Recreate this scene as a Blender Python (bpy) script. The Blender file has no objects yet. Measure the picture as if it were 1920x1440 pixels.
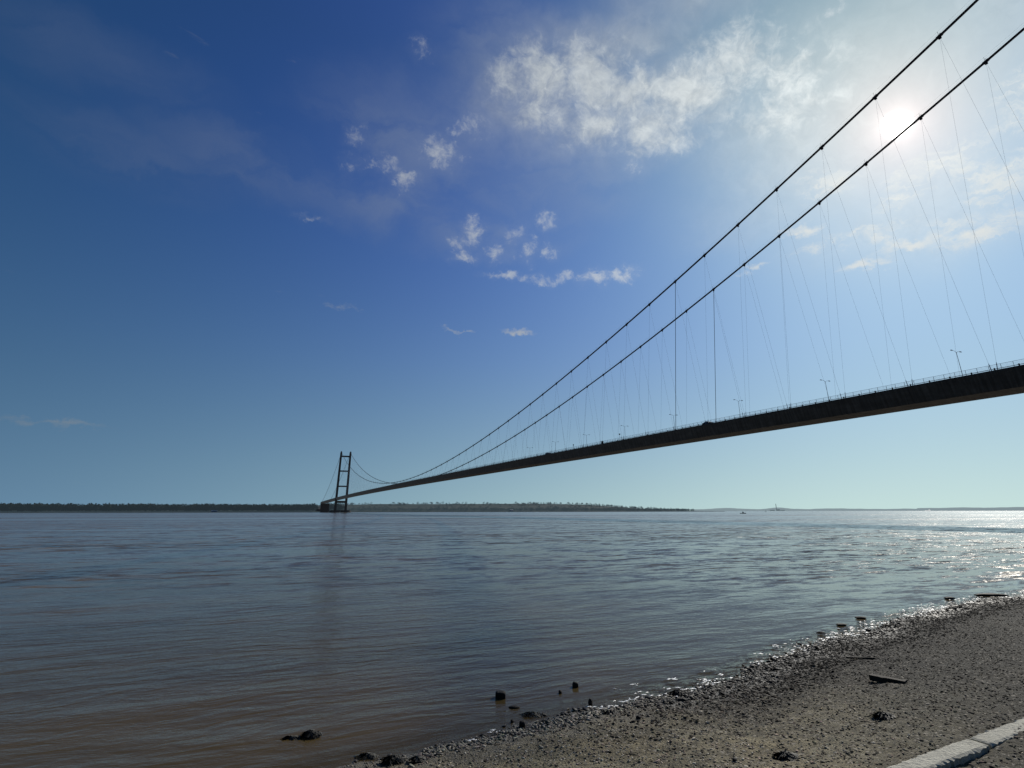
import bpy, math, random
import numpy as np
from mathutils import Vector, Matrix

R = math.radians
random.seed(7)
rng = np.random.default_rng(11)
scene = bpy.context.scene
COL = scene.collection

# ------------------------------------------------------------------ place
# bridge axis = world Y (south), camera east of the bridge, close to the north end
CX, CY, CZ = -155.83, 12.63, 3.0
YAW, PITCH, ROLL = 0.416037, 0.325711, -0.001107
SUN_AZ, SUN_EL = 64.4, 32.1
L = 1414.8                      # main span
ZT, SAG = 139.6, 101.4
Y0, SP = 67.47, 18.23           # first visible cable clamp and clamp spacing
HS = 10.48                      # half distance of the main cables
cy_, sy_ = math.cos(YAW), math.sin(YAW)

def w(u, v, z=0.0):             # foreshore coordinates: u right, v ahead of the viewpoint
    return (CX + u * cy_ + v * sy_, CY - u * sy_ + v * cy_, z)

def deck_z(Y):
    t = (Y - L / 2) / (L / 2)
    return 35.3 - 3.7 * t * t + 2.2 * max(0.0, (Y - 500) / 900) ** 1.5

def cable_z(Y):
    t = (Y - L / 2) / (L / 2)
    return ZT - SAG * (1 - t * t)

# ------------------------------------------------------------------ camera
cam = bpy.data.cameras.new("camera")
co = bpy.data.objects.new("camera", cam)
COL.objects.link(co)
fwd = Vector((sy_ * math.cos(PITCH), cy_ * math.cos(PITCH), math.sin(PITCH)))
rgt = Vector((cy_, -sy_, 0))
up = rgt.cross(fwd)
cr, sr = math.cos(ROLL), math.sin(ROLL)
r2 = rgt * cr + up * sr
u2 = -rgt * sr + up * cr
m = Matrix((r2, u2, -fwd)).transposed().to_4x4()
m.translation = Vector((CX, CY, CZ))
co.matrix_world = m
cam.sensor_fit = 'HORIZONTAL'
cam.sensor_width = 36
cam.lens = 1005.56 / 1920 * 36
cam.shift_x = -11.95 / 1920
cam.shift_y = -101.46 / 1920
cam.clip_start = 0.1
cam.clip_end = 90000
scene.camera = co
scene.view_settings.view_transform = 'Standard'
scene.view_settings.look = 'None'
scene.view_settings.exposure = 0

# ------------------------------------------------------------------ node helper
class G:
    def __init__(self, tree):
        self.t = tree
        self.n = tree.nodes
        self.l = tree.links
    def node(self, typ, **kw):
        x = self.n.new(typ)
        for k, v in kw.items():
            setattr(x, k, v)
        return x
    def put(self, sock, v):
        if isinstance(v, bpy.types.NodeSocket):
            self.l.new(v, sock)
        elif v is not None:
            if hasattr(sock.default_value, '__len__') and not hasattr(v, '__len__'):
                v = [v] * len(sock.default_value)
            if hasattr(sock.default_value, '__len__') and len(sock.default_value) == 4 and len(v) == 3:
                v = tuple(v) + (1,)
            sock.default_value = v
    def m(self, op, a, b=None, c=None, clamp=False):
        x = self.node('ShaderNodeMath', operation=op, use_clamp=clamp)
        for s, v in zip(x.inputs, (a, b, c)):
            self.put(s, v)
        return x.outputs[0]
    def v(self, op, a, b=None, scale=None):
        x = self.node('ShaderNodeVectorMath', operation=op)
        self.put(x.inputs[0], a)
        if b is not None: self.put(x.inputs[1], b)
        if scale is not None: self.put(x.inputs['Scale'], scale)
        return x.outputs['Value'] if op in ('LENGTH', 'DOT_PRODUCT', 'DISTANCE') else x.outputs[0]
    def mix(self, f, a, b, mode='MIX'):
        x = self.node('ShaderNodeMix', data_type='RGBA', blend_type=mode)
        self.put(x.inputs[0], f); self.put(x.inputs[6], a); self.put(x.inputs[7], b)
        return x.outputs[2]
    def ss(self, v, a, b, lo=0.0, hi=1.0):
        x = self.node('ShaderNodeMapRange', interpolation_type='SMOOTHSTEP')
        for s, q in zip(x.inputs, (v, a, b, lo, hi)): self.put(s, q)
        return x.outputs[0]
    def lin(self, v, a, b, lo=0.0, hi=1.0):
        x = self.node('ShaderNodeMapRange')
        for s, q in zip(x.inputs, (v, a, b, lo, hi)): self.put(s, q)
        return x.outputs[0]
    def noise(self, vec, scale=1.0, detail=4.0, rough=0.55, dist=0.0, color=False):
        x = self.node('ShaderNodeTexNoise')
        self.put(x.inputs['Vector'], vec)
        x.inputs['Scale'].default_value = scale
        x.inputs['Detail'].default_value = detail
        x.inputs['Roughness'].default_value = rough
        x.inputs['Distortion'].default_value = dist
        return x.outputs['Color'] if color else x.outputs[0]
    def voro(self, vec, scale, out='Distance', feature='F1'):
        x = self.node('ShaderNodeTexVoronoi', feature=feature)
        self.put(x.inputs['Vector'], vec)
        x.inputs['Scale'].default_value = scale
        return x.outputs[out]
    def comb(self, x, y, z):
        c = self.node('ShaderNodeCombineXYZ')
        for s, q in zip(c.inputs, (x, y, z)): self.put(s, q)
        return c.outputs[0]
    def sep(self, v):
        c = self.node('ShaderNodeSeparateXYZ'); self.put(c.inputs[0], v)
        return c.outputs
    def bump(self, h, strength, dist, normal=None):
        b = self.node('ShaderNodeBump')
        self.put(b.inputs['Strength'], strength); self.put(b.inputs['Distance'], dist)
        self.put(b.inputs['Height'], h)
        if normal is not None: self.put(b.inputs['Normal'], normal)
        return b.outputs[0]

def material(name, color=(0.5, 0.5, 0.5), rough=0.7, spec=0.5, metal=0.0, var=0.0, vscale=3.0, bump=0.0, bscale=20.0, build=None):
    mt = bpy.data.materials.new(name)
    mt.use_nodes = True
    g = G(mt.node_tree)
    bs = g.n['Principled BSDF']
    bs.inputs['Roughness'].default_value = rough
    bs.inputs['Specular IOR Level'].default_value = spec
    bs.inputs['Metallic'].default_value = metal
    bs.inputs['Base Color'].default_value = tuple(color) + (1,)
    tc = g.node('ShaderNodeTexCoord').outputs['Object']
    if var:
        n = g.noise(tc, vscale, 6, 0.65)
        k = g.lin(n, 0.25, 0.75, 1 - var, 1 + var)
        c = g.v('SCALE', tuple(color), scale=k)
        g.put(bs.inputs['Base Color'], c)
    if bump:
        n = g.noise(tc, bscale, 6, 0.6)
        g.put(bs.inputs['Normal'], g.bump(n, 1.0, bump))
    if build: build(g, bs, tc)
    return mt

# ------------------------------------------------------------------ world sky
world = bpy.data.worlds.new("World")
scene.world = world
world.use_nodes = True
wt = world.node_tree
g = G(wt)
bg = g.n['Background']
bg.inputs['Strength'].default_value = 0.1
sky = g.node('ShaderNodeTexSky', sky_type='NISHITA')
sky.sun_disc = False
sky.sun_elevation = R(SUN_EL)
sky.sun_rotation = R(SUN_AZ)
sky.altitude = 0
sky.air_density = 1.2
sky.dust_density = 1.5
d = g.v('NORMALIZE', g.node('ShaderNodeTexCoord').outputs['Generated'])
dx, dy, dz = g.sep(d)
sv = (math.sin(R(SUN_AZ)) * math.cos(R(SUN_EL)), math.cos(R(SUN_AZ)) * math.cos(R(SUN_EL)), math.sin(R(SUN_EL)))
cosg = g.v('DOT_PRODUCT', d, sv)
gam = g.m('MULTIPLY', g.m('ARCCOSINE', g.m('MINIMUM', cosg, 0.999999)), 180 / math.pi)     # degrees from the sun
az = g.m('MULTIPLY', g.m('ARCTAN2', dx, dy), 180 / math.pi)
el = g.m('MULTIPLY', g.m('ARCSINE', dz), 180 / math.pi)
elp = g.m('MAXIMUM', el, 0.0)
def expf(v, s, a=1.0):
    return g.m('MULTIPLY', g.m('EXPONENT', g.m('MULTIPLY', v, -1.0 / s)), a)
ek = g.lin(elp, 15, 45, 0.0, 1.0)
def band_fit(a, sg, pw, c, k, ah, sh, ch, h):
    """clear-sky radiance of one colour band by angle from the sun and height above the horizon"""
    e = g.m('EXPONENT', g.m('MULTIPLY', g.m('POWER', g.m('DIVIDE', gam, sg), pw), -1.0))
    cl_ = g.m('MULTIPLY', g.m('ADD', g.m('MULTIPLY', e, a), c), g.m('SUBTRACT', 1.0, g.m('MULTIPLY', ek, k)))
    ho_ = g.m('ADD', expf(gam, sh, ah), ch)
    w_ = expf(elp, h)
    return g.m('MAXIMUM', g.m('ADD', g.m('MULTIPLY', cl_, g.m('SUBTRACT', 1.0, w_)), g.m('MULTIPLY', ho_, w_)), 0.0)
base = g.v('ADD', (0.004, 0.005, 0.002), g.comb(band_fit(0.9169, 9.5347, 0.9002, 0.0027, 0.0134, 1.4456, 31.02, 0.030, 11.36),
              band_fit(0.6481, 17.3789, 1.2812, 0.0329, 0.0056, 1.5733, 36.467, 0.084, 14.0),
              band_fit(0.9295, 50.0718, 1.0603, -0.0099, 0.3688, 1.1198, 37.5, 0.245, 14.0)))
# thin veils and clouds, placed from image pixels as compass direction and elevation
cel = g.m('COSINE', g.m('MULTIPLY', el, math.pi / 180))
q = g.comb(az, el, 0.0)
cl = g.v('DIVIDE', g.comb(dx, dy, 0.0), g.comb(g.m('ADD', g.m('MAXIMUM', dz, 0.0), 0.12), g.m('ADD', g.m('MAXIMUM', dz, 0.0), 0.12), 1.0))
warp = g.v('SCALE', g.v('SUBTRACT', g.noise(d, 9.0, 5, 0.6, color=True), (0.5, 0.5, 0.5)), scale=5.0)
warp2 = g.v('MULTIPLY', warp, (1.0, 1.0, 0.0))
qw = g.v('ADD', q, warp2)
warps = g.v('MULTIPLY', g.v('SUBTRACT', g.noise(d, 38.0, 5, 0.62, color=True), (0.5, 0.5, 0.5)), (3.4, 3.0, 0.0))
qs = g.v('ADD', q, warps)
def blob(src, a, e, sa, se, amp=1.0):
    c = max(0.3, math.cos(R(e)))
    dd = g.v('MULTIPLY', g.v('SUBTRACT', src, (a, e, 0)), (c / sa, 1 / se, 0))
    return g.m('MULTIPLY', g.ss(g.v('LENGTH', dd), 1.0, 0.0), amp)
def union(items, src):
    r = None
    for it in items:
        b = blob(src, *it)
        r = b if r is None else g.m('MAXIMUM', r, b)
    return r
nz = g.noise(g.v('ADD', d, g.v('SCALE', warp, scale=0.006)), 16.0, 9, 0.60, 0.35)
nf = g.noise(g.v('ADD', d, g.v('SCALE', warp, scale=0.010)), 42.0, 8, 0.62, 0.5)
nff = g.noise(g.v('ADD', d, g.v('SCALE', warp, scale=0.012)), 120.0, 5, 0.6, 0.8)
nl = g.noise(g.v('MULTIPLY', d, (1.0, 1.0, 2.2)), 3.2, 6, 0.55, 0.8)
# 1 soft veils
veil = union([(40, 40.5, 24, 8, 1.0), (27, 42, 12, 6.5, 0.95), (36, 46, 16, 5, .8), (48, 48, 16, 5, .6), (58, 35, 16, 12, 0.75), (52, 29, 13, 6, 0.35), (66, 24, 18, 6, 0.45), (73, 38, 14, 10, 0.5)], qw)
veil = g.m('MULTIPLY', veil, g.lin(nz, 0.25, 0.7, 0.45, 1.0))
veil2 = union([(-4, 32, 17, 5, 0.85), (9, 37, 14, 9, 0.85), (10, 31, 15, 4.2, 1.0), (-16, 30, 14, 4, 0.6), (20, 28.5, 14, 4, 0.75), (27, 33, 16, 6, 0.6), (-22, 36, 14, 4, .4), (22, 47, 10, 6, .8)], qw)
nv = g.noise(g.v('MULTIPLY', g.v('ADD', q, g.v('SCALE', warp2, scale=1.6)), (0.055, 0.16, 1.0)), 1.0, 6, 0.55, 0.6)
veil2 = g.m('MULTIPLY', veil2, g.ss(nv, 0.32, 0.66, 0.12, 1.0))
# 2 the bright broken cloud bank
bank = union([(27, 43.8, 7.5, 4.6), (33, 43.6, 8, 5.4), (38.5, 42.0, 7.5, 4.6), (45, 41.0, 7.5, 4.4), (51, 41.8, 8.0, 5.0), (56, 38.0, 8, 5, 0.8), (34, 39.2, 6, 3.4, 0.85), (42, 37.6, 9, 3.6, 0.75), (28, 41.0, 5, 3, .8)], qw)
bank = g.m('MULTIPLY', g.ss(bank, 0.0, 0.3), g.ss(g.m('ADD', bank, g.m('ADD', g.m('MULTIPLY', g.m('SUBTRACT', nz, 0.5), 2.2), g.m('ADD', g.m('MULTIPLY', g.m('SUBTRACT', nf, 0.5), 1.5), g.m('MULTIPLY', g.m('SUBTRACT', nff, 0.5), 0.7)))), 0.05, 1.45))
# 3 puffs
puffs = union([(3.9, 36.6, 2.02, 1.86, 0.8), (3.8, 34.1, 2.48, 1.86, 0.62), (7.4, 34.5, 3.10, 1.71, 0.85), (9.8, 33.6, 2.48, 1.55, 0.95), (14.4, 36.3, 3.72, 2.63, 1.0), (13.2, 37.3, 3.10, 1.86, 0.8),
               (17.6, 39.2, 3.72, 2.33, 0.8), (16.0, 38.9, 2.02, 1.24, 0.8), (11.0, 45.5, 2.48, 1.86, 0.5), (18.6, 28.9, 2.17, 2.33, 0.95), (16.8, 27.6, 2.33, 1.40, 0.9), (17.4, 26.3, 3.10, 1.08, 0.95), (23.7, 28.9, 2.33, 1.71, 0.85), (25, 27.1, 1.55, 2.48, 0.95),
               (27.1, 30.0, 1.86, 1.86, 0.85), (21.6, 26.6, 2.48, 1.71, 0.85), (27.5, 27.0, 1.55, 1.55, 0.8), (22.2, 24.4, 4.34, 0.96, 0.95), (28.3, 24.0, 4.50, 1.16, 1.0), (33.0, 24.0, 3.56, 1.71, 1.1),
               (35.6, 24.1, 3.56, 1.40, 1.05), (38.2, 34.4, 1.55, 1.40, 0.6), (61.5, 42.6, 2.48, 1.24, 0.75), (48.5, 22.6, 1.86, 0.62, 0.8), (0.0, 28.3, 2.48, 0.54, .75)], qs)
puffs = g.m('ADD', g.m('MULTIPLY', puffs, 0.12), g.m('MULTIPLY', g.ss(puffs, 0.0, 0.4), g.ss(g.m('ADD', puffs, g.m('ADD', g.m('MULTIPLY', g.m('SUBTRACT', nf, 0.5), 2.2), g.m('MULTIPLY', g.m('SUBTRACT', nff, 0.5), 1.1))), 0.32, 1.55)))
# 4 streaks and the mackerel patches below the sun
nst = g.noise(g.v('MULTIPLY', q, (0.16, 0.75, 1.0)), 1.0, 7, 0.62, 0.4)
nmk = g.noise(g.v('MULTIPLY', qs, (0.42, 1.25, 1.0)), 1.0, 6, 0.6, 0.3)
str_ = union([(23.2, 18.5, 4.0, .75, 1.0), (17.2, 18.5, 3.0, .45, 0.75), (-16, 6.8, 8.5, .8, 0.62), (5, 19.8, 5, .7, 0.5), (50, 23.4, 2.4, .7, 0.8), (54.5, 25.6, 3.4, 1.2, 1.0), (59.5, 21.4, 4.2, 1.1, 1.0), (62.9, 22.0, 4.4, 1.0, 1.0), (67.5, 21.3, 4.4, 1.3, 0.9)], qs)
str_ = g.ss(g.m('ADD', str_, g.m('MULTIPLY', g.m('SUBTRACT', nst, 0.5), 2.0)), 0.30, 1.3)
mack = union([(69, 22.5, 7, 2.4, .8), (60, 24, 6, 1.6, .7), (66.5, 28, 5.5, 2.6, 1.0), (70.5, 25.5, 5, 2.6, 1.0), (58, 29.5, 4.5, 2, 0.8), (74, 30, 5, 4, 0.9), (63, 26.2, 4, 1.5, 0.7), (56, 23.5, 4, 1.4, .55)], qw)
mack = g.m('MULTIPLY', g.ss(mack, 0.0, 0.4), g.ss(g.m('ADD', mack, g.m('MULTIPLY', g.m('SUBTRACT', nmk, 0.5), 3.2)), 0.15, 1.40))
# colours of the clouds by their distance from the sun
lit = expf(gam, 34)
c_veil = g.v('ADD', g.v('SCALE', (0.62, 0.68, 0.66), scale=lit), (0.04, 0.072, 0.17))
c_bank = g.v('ADD', g.v('SCALE', (0.95, 0.99, 0.95), scale=g.m('MULTIPLY', expf(gam, 48), g.lin(nf, 0.3, 0.7, 0.78, 1.10))), (0.07, 0.09, 0.12))
c_puff = g.v('ADD', g.v('SCALE', (0.90, 0.93, 0.88), scale=expf(gam, 50)), (0.06, 0.08, 0.14))
c_warm = g.v('ADD', g.v('SCALE', (0.78, 0.80, 0.76), scale=expf(gam, 42)), (0.13, 0.14, 0.15))
s = g.mix(g.m('MULTIPLY', veil2, 0.48), base, g.v('SCALE', c_veil, scale=1.0))
s = g.mix(g.m('MULTIPLY', veil, 0.68), s, g.v('SCALE', c_bank, scale=0.85))
s = g.mix(g.m('MULTIPLY', bank, 0.74), s, c_bank)
s = g.mix(g.m('MULTIPLY', puffs, 0.64), s, c_puff)
s = g.mix(g.m('MULTIPLY', str_, 0.85), s, c_warm)
s = g.mix(g.m('MULTIPLY', mack, 0.75), s, c_warm)
# glare of the sun in the haze
glow = g.v('SCALE', (1.0, 0.98, 0.93), scale=g.m('ADD', expf(gam, 0.75, 0.8), expf(gam, 3.0, 0.07)))
disc = g.v('SCALE', (1.0, 0.98, 0.92), scale=g.m('MULTIPLY', g.ss(gam, 1.25, 0.5), 12.0))
s = g.v('ADD', g.v('ADD', s, glow), disc)
s = g.v('SCALE', s, scale=9.8)
tot = g.v('ADD', s, g.v('SCALE', sky.outputs[0], scale=0.02))
g.put(bg.inputs['Color'], tot)

# ------------------------------------------------------------------ sun
sl = bpy.data.lights.new("sun", 'SUN')
sl.energy = 4.5
sl.angle = R(0.53)
sl.color = (1.0, 0.95, 0.86)
so = bpy.data.objects.new("sun", sl)
COL.objects.link(so)
so.rotation_mode = 'QUATERNION'
so.rotation_quaternion = Vector(sv).to_track_quat('Z', 'Y')

# ------------------------------------------------------------------ mesh helpers
class MB:
    """collects shapes that become ONE mesh"""
    def __init__(self): self.v = []; self.f = []
    def add(self, vs, fs):
        b = len(self.v); self.v += [tuple(p) for p in vs]; self.f += [tuple(i + b for i in f) for f in fs]
    def box(self, x0, x1, y0, y1, z0, z1):
        vs = [(x, y, z) for z in (z0, z1) for (x, y) in ((x0, y0), (x1, y0), (x1, y1), (x0, y1))]
        self.add(vs, [(0, 3, 2, 1), (4, 5, 6, 7), (0, 1, 5, 4), (1, 2, 6, 5), (2, 3, 7, 6), (3, 0, 4, 7)])
    def frustum(self, c0, s0, c1, s1):
        vs = []
        for c, sz in ((c0, s0), (c1, s1)):
            for a, b in ((-1, -1), (1, -1), (1, 1), (-1, 1)):
                vs.append((c[0] + a * sz[0] / 2, c[1] + b * sz[1] / 2, c[2]))
        self.add(vs, [(0, 3, 2, 1), (4, 5, 6, 7), (0, 1, 5, 4), (1, 2, 6, 5), (2, 3, 7, 6), (3, 0, 4, 7)])
    def tube(self, pts, rad, n=8, cap=True):
        pts = [Vector(p) for p in pts]
        rad = rad if hasattr(rad, '__len__') else [rad] * len(pts)
        vs = []; fs = []
        for i, p in enumerate(pts):
            t = (pts[min(i + 1, len(pts) - 1)] - pts[max(i - 1, 0)]).normalized()
            a = t.cross(Vector((1, 0, 0)) if abs(t.x) < 0.8 else Vector((0, 0, 1))).normalized()
            b = t.cross(a)
            for k in range(n):
                th = 2 * math.pi * k / n
                vs.append(p + (a * math.cos(th) + b * math.sin(th)) * rad[i])
        for i in range(len(pts) - 1):
            for k in range(n):
                k2 = (k + 1) % n
                fs.append((i * n + k, i * n + k2, (i + 1) * n + k2, (i + 1) * n + k))
        if cap:
            fs.append(tuple(range(n - 1, -1, -1)))
            fs.append(tuple((len(pts) - 1) * n + k for k in range(n)))
        self.add(vs, fs)
    def sweep(self, sec, ys, zf):
        """closed section (x, dz) swept along Y"""
        n = len(sec); vs = []; fs = []
        for y in ys:
            z = zf(y)
            vs += [(x, y, z + dz_) for x, dz_ in sec]
        for i in range(len(ys) - 1):
            for k in range(n):
                k2 = (k + 1) % n
                fs.append((i * n + k, i * n + k2, (i + 1) * n + k2, (i + 1) * n + k))
        fs.append(tuple(range(n))); fs.append(tuple((len(ys) - 1) * n + k for k in range(n - 1, -1, -1)))
        self.add(vs, fs)
    def build(self, name, mat, parent=None, loc=None, smooth=False):
        me = bpy.data.meshes.new(name)
        me.from_pydata([tuple(p) for p in self.v], [], self.f)
        me.update()
        if smooth: me.polygons.foreach_set('use_smooth', [True] * len(me.polygons))
        if mat: me.materials.append(mat)
        o = bpy.data.objects.new(name, me)
        COL.objects.link(o)
        if parent: o.parent = parent
        if loc: o.location = loc
        return o

def empty(name, loc=(0, 0, 0), rz=0.0):
    o = bpy.data.objects.new(name, None); COL.objects.link(o)
    o.location = loc; o.rotation_euler = (0, 0, rz); o.empty_display_size = 0.1
    return o
def tag(o, label=None, cat=None, group=None, kind=None):
    if label: o['label'] = label
    if cat: o['category'] = cat
    if group: o['group'] = group
    if kind: o['kind'] = kind
    return o
def copy_tree(o, parent=None):
    c = o.copy(); COL.objects.link(c); c.parent = parent
    for ch in o.children: copy_tree(ch, c)
    return c
def np_mesh(name, V, F, mat, loc=None, smooth=False, col=None):
    """V (n,3), F (m,k) arrays"""
    me = bpy.data.meshes.new(name)
    k = F.shape[1]
    me.vertices.add(len(V)); me.vertices.foreach_set('co', V.astype(np.float32).ravel())
    me.loops.add(F.size); me.loops.foreach_set('vertex_index', F.astype(np.int32).ravel())
    me.polygons.add(len(F)); me.polygons.foreach_set('loop_start', np.arange(0, F.size, k, dtype=np.int32))
    me.update(calc_edges=True)
    if smooth: me.polygons.foreach_set('use_smooth', np.ones(len(F), dtype=bool))
    if col is not None:
        a = me.color_attributes.new('tint', 'FLOAT_COLOR', 'POINT')
        a.data.foreach_set('color', np.hstack([col, np.ones((len(col), 1))]).astype(np.float32).ravel())
    me.materials.append(mat)
    o = bpy.data.objects.new(name, me); COL.objects.link(o)
    if loc: o.location = loc
    return o

# smooth value noise for terrain in numpy
def vnoise(x, y, seed=0):
    xi = np.floor(x).astype(np.int64); yi = np.floor(y).astype(np.int64)
    fx = x - xi; fy = y - yi
    fx = fx * fx * (3 - 2 * fx); fy = fy * fy * (3 - 2 * fy)
    def h(a, b):
        n = (a * 374761393 + b * 668265263 + seed * 974711) & 0xffffffff
        n = ((n ^ (n >> 13)) * 1274126177) & 0xffffffff
        return ((n ^ (n >> 16)) & 0xffff) / 65535.0
    return (h(xi, yi) * (1 - fx) + h(xi + 1, yi) * fx) * (1 - fy) + (h(xi, yi + 1) * (1 - fx) + h(xi + 1, yi + 1) * fx) * fy
def fbm(x, y, o=4, seed=0):
    r = 0; a = 0.5
    for i in range(o):
        r = r + a * (vnoise(x, y, seed + i) - 0.5); x = x * 2.03 + 11.3; y = y * 2.03 + 5.7; a *= 0.5
    return r

# ------------------------------------------------------------------ water
SH = np.array([(-60, -40), (-20, -4.2), (-8, 3.5), (-4.5, 6.0), (-2.44, 7.74), (-1.93, 8.14), (-1.23, 8.55), (-.53, 8.94), (.23, 9.38), (1.08, 9.93), (2.06, 10.57), (3.08, 10.94), (3.73, 11.47),
               (5.98, 13.49), (7.73, 14.95), (9.45, 16.01), (11.48, 17.73), (14.5, 19.59), (16.57, 21.03), (18.68, 21.91), (26, 27), (60, 50), (200, 145)])
SN = Vector((-0.585, 0.811, 0)).normalized()      # local direction out over the water, square to the shoreline
def shore_s(u, v):                                 # metres inland of the waterline (negative: out in the water)
    return (np.interp(u, SH[:, 0], SH[:, 1]) - v) * 0.811

def water_mat(g, bs, tc):
    # tc = object coordinates = local foreshore metres (u, v)
    x, y, z = g.sep(tc)
    dist = g.v('LENGTH', g.v('SUBTRACT', tc, (0, 0, -3.0)))
    lg = g.m('LOGARITHM', dist, 10.0)
    # coordinates with the crests running along the shore-ish direction
    rot = g.node('ShaderNodeVectorRotate', rotation_type='Z_AXIS'); g.put(rot.inputs['Vector'], tc); rot.inputs['Angle'].default_value = R(-22)
    rc = rot.outputs[0]
    warp = g.v('SCALE', g.v('SUBTRACT', g.noise(rc, 0.16, 3, 0.5, color=True), (0.5, 0.5, 0.5)), scale=1.3)
    rw = g.v('ADD', rc, g.v('MULTIPLY', warp, (1.0, 1.0, 0.0)))
    swell = g.noise(g.v('MULTIPLY', rw, (0.24, 0.80, 1.0)), 1.0, 3, 0.5)
    chop = g.noise(g.v('MULTIPLY', rw, (1.3, 3.2, 1.0)), 1.0, 4, 0.6, 0.3)
    rip = g.noise(g.v('MULTIPLY', rw, (5.0, 10.0, 1.0)), 1.0, 3, 0.6)
    # calm slicks and wind-ruffled bands
    band = g.noise(g.v('MULTIPLY', rw, (0.0022, 0.020, 1.0)), 1.0, 5, 0.6, 0.5)
    band2 = g.noise(g.v('MULTIPLY', rw, (0.02, 0.11, 1.0)), 1.0, 4, 0.6, 0.5)
    ruf = g.m('MULTIPLY', g.ss(band, 0.38, 0.60, 0.30, 1.2), g.lin(band2, 0.3, 0.7, 0.45, 1.4))
    f_sw = g.ss(lg, 2.2, 1.0, 0.0, 1.0)
    n1 = g.bump(swell, 1.0, g.m('MULTIPLY', f_sw, 0.095))
    n2 = g.bump(chop, 1.0, g.m('MULTIPLY', ruf, g.ss(lg, 3.0, 1.1, 0.0, 0.075)), n1)
    n3 = g.bump(rip, 1.0, g.m('MULTIPLY', ruf, g.ss(lg, 2.2, 0.8, 0.0, 0.016)), n2)
    # wavelets too small and far for a bump map: direct random tilt of the surface
    w1 = g.noise(g.v('MULTIPLY', rw, (0.55, 1.5, 1.0)), 1.0, 3, 0.75, color=True)
    w2 = g.noise(g.v('MULTIPLY', rw, (0.13, 0.4, 1.0)), 1.0, 2, 0.6, color=True)
    tl = g.v('ADD', g.v('SUBTRACT', w1, (0.5, 0.5, 0.5)), g.v('SCALE', g.v('SUBTRACT', w2, (0.5, 0.5, 0.5)), scale=0.5))
    kk = g.m('MULTIPLY', g.m('MULTIPLY', ruf, g.ss(lg, 1.15, 1.75, 0.0, 1.75)), g.ss(lg, 2.62, 2.85, 1.0, 0.45))
    tl = g.v('MULTIPLY', g.v('SCALE', tl, scale=kk), (2.0, 1.15, 0.0))
    # lapping wavelets along the edge
    sh = g.node('ShaderNodeVertexColor'); sh.layer_name = 'tint'
    near = g.ss(g.sep(sh.outputs[0])[0], 0.62, 0.05)
    lap = g.v('SUBTRACT', g.noise(g.v('MULTIPLY', rc, (3.0, 7.0, 1.0)), 1.0, 3, 0.8, color=True), (0.5, 0.5, 0.5))
    lap = g.v('MULTIPLY', g.v('SCALE', lap, scale=g.m('MULTIPLY', near, g.ss(x, 0.5, 5.0, 0.25, 3.0))), (1.0, 1.0, 0.0))
    g.put(bs.inputs['Normal'], g.v('NORMALIZE', g.v('ADD', g.v('ADD', n3, tl), lap)))
    rough = g.m('MULTIPLY', g.ss(lg, 1.1, 2.6, 0.10, 0.20), g.lin(ruf, 0.3, 1.5, 0.75, 1.15))
    g.put(bs.inputs['Roughness'], rough)
    silt = g.noise(g.v('MULTIPLY', rw, (0.05, 0.16, 1.0)), 1.0, 4, 0.6)
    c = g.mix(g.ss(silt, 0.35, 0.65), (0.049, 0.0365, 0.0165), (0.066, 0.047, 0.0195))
    c = g.mix(g.ss(lg, 1.1, 2.6), c, g.mix(g.ss(x, -40.0, 70.0), (0.096, 0.068, 0.042), (0.160, 0.134, 0.104)))  # far water paler towards the right: sun glare put into the base colour
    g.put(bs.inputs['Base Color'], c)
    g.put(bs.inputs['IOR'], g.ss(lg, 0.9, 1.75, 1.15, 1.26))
    bs.inputs['Specular Tint'].default_value = (1.0, 0.75, 0.40, 1)
    dp = g.node('ShaderNodeVertexColor'); dp.layer_name = 'tint'
    al = g.ss(g.sep(dp.outputs[0])[0], 0.0, 0.60, 0.55, 1.0)
    g.put(bs.inputs['Alpha'], al)
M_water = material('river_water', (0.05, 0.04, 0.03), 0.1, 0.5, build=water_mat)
# polar sheet round the viewpoint, reaching the horizon
rad = np.concatenate([np.arange(4, 30, .25), np.geomspace(30, 70000, 110)])
ang = np.linspace(0, 2 * math.pi, 289)[:-1]
V = [(0, 0, 0)]
for r_ in rad:
    for a_ in ang: V.append((r_ * math.cos(a_), r_ * math.sin(a_), 0))
V = np.array(V); F = []
na = len(ang)
for i in range(len(rad) - 1):
    for k in range(na):
        k2 = (k + 1) % na
        F.append((1 + i * na + k, 1 + (i + 1) * na + k, 1 + (i + 1) * na + k2, 1 + i * na + k2))
DEP = np.clip((-shore_s(V[:, 0], V[:, 1])) / 1.6, 0, 1)[:, None] * np.ones((1, 3))
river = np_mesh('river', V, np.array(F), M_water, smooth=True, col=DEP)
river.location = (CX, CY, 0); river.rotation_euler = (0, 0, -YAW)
tag(river, kind='structure')

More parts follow.
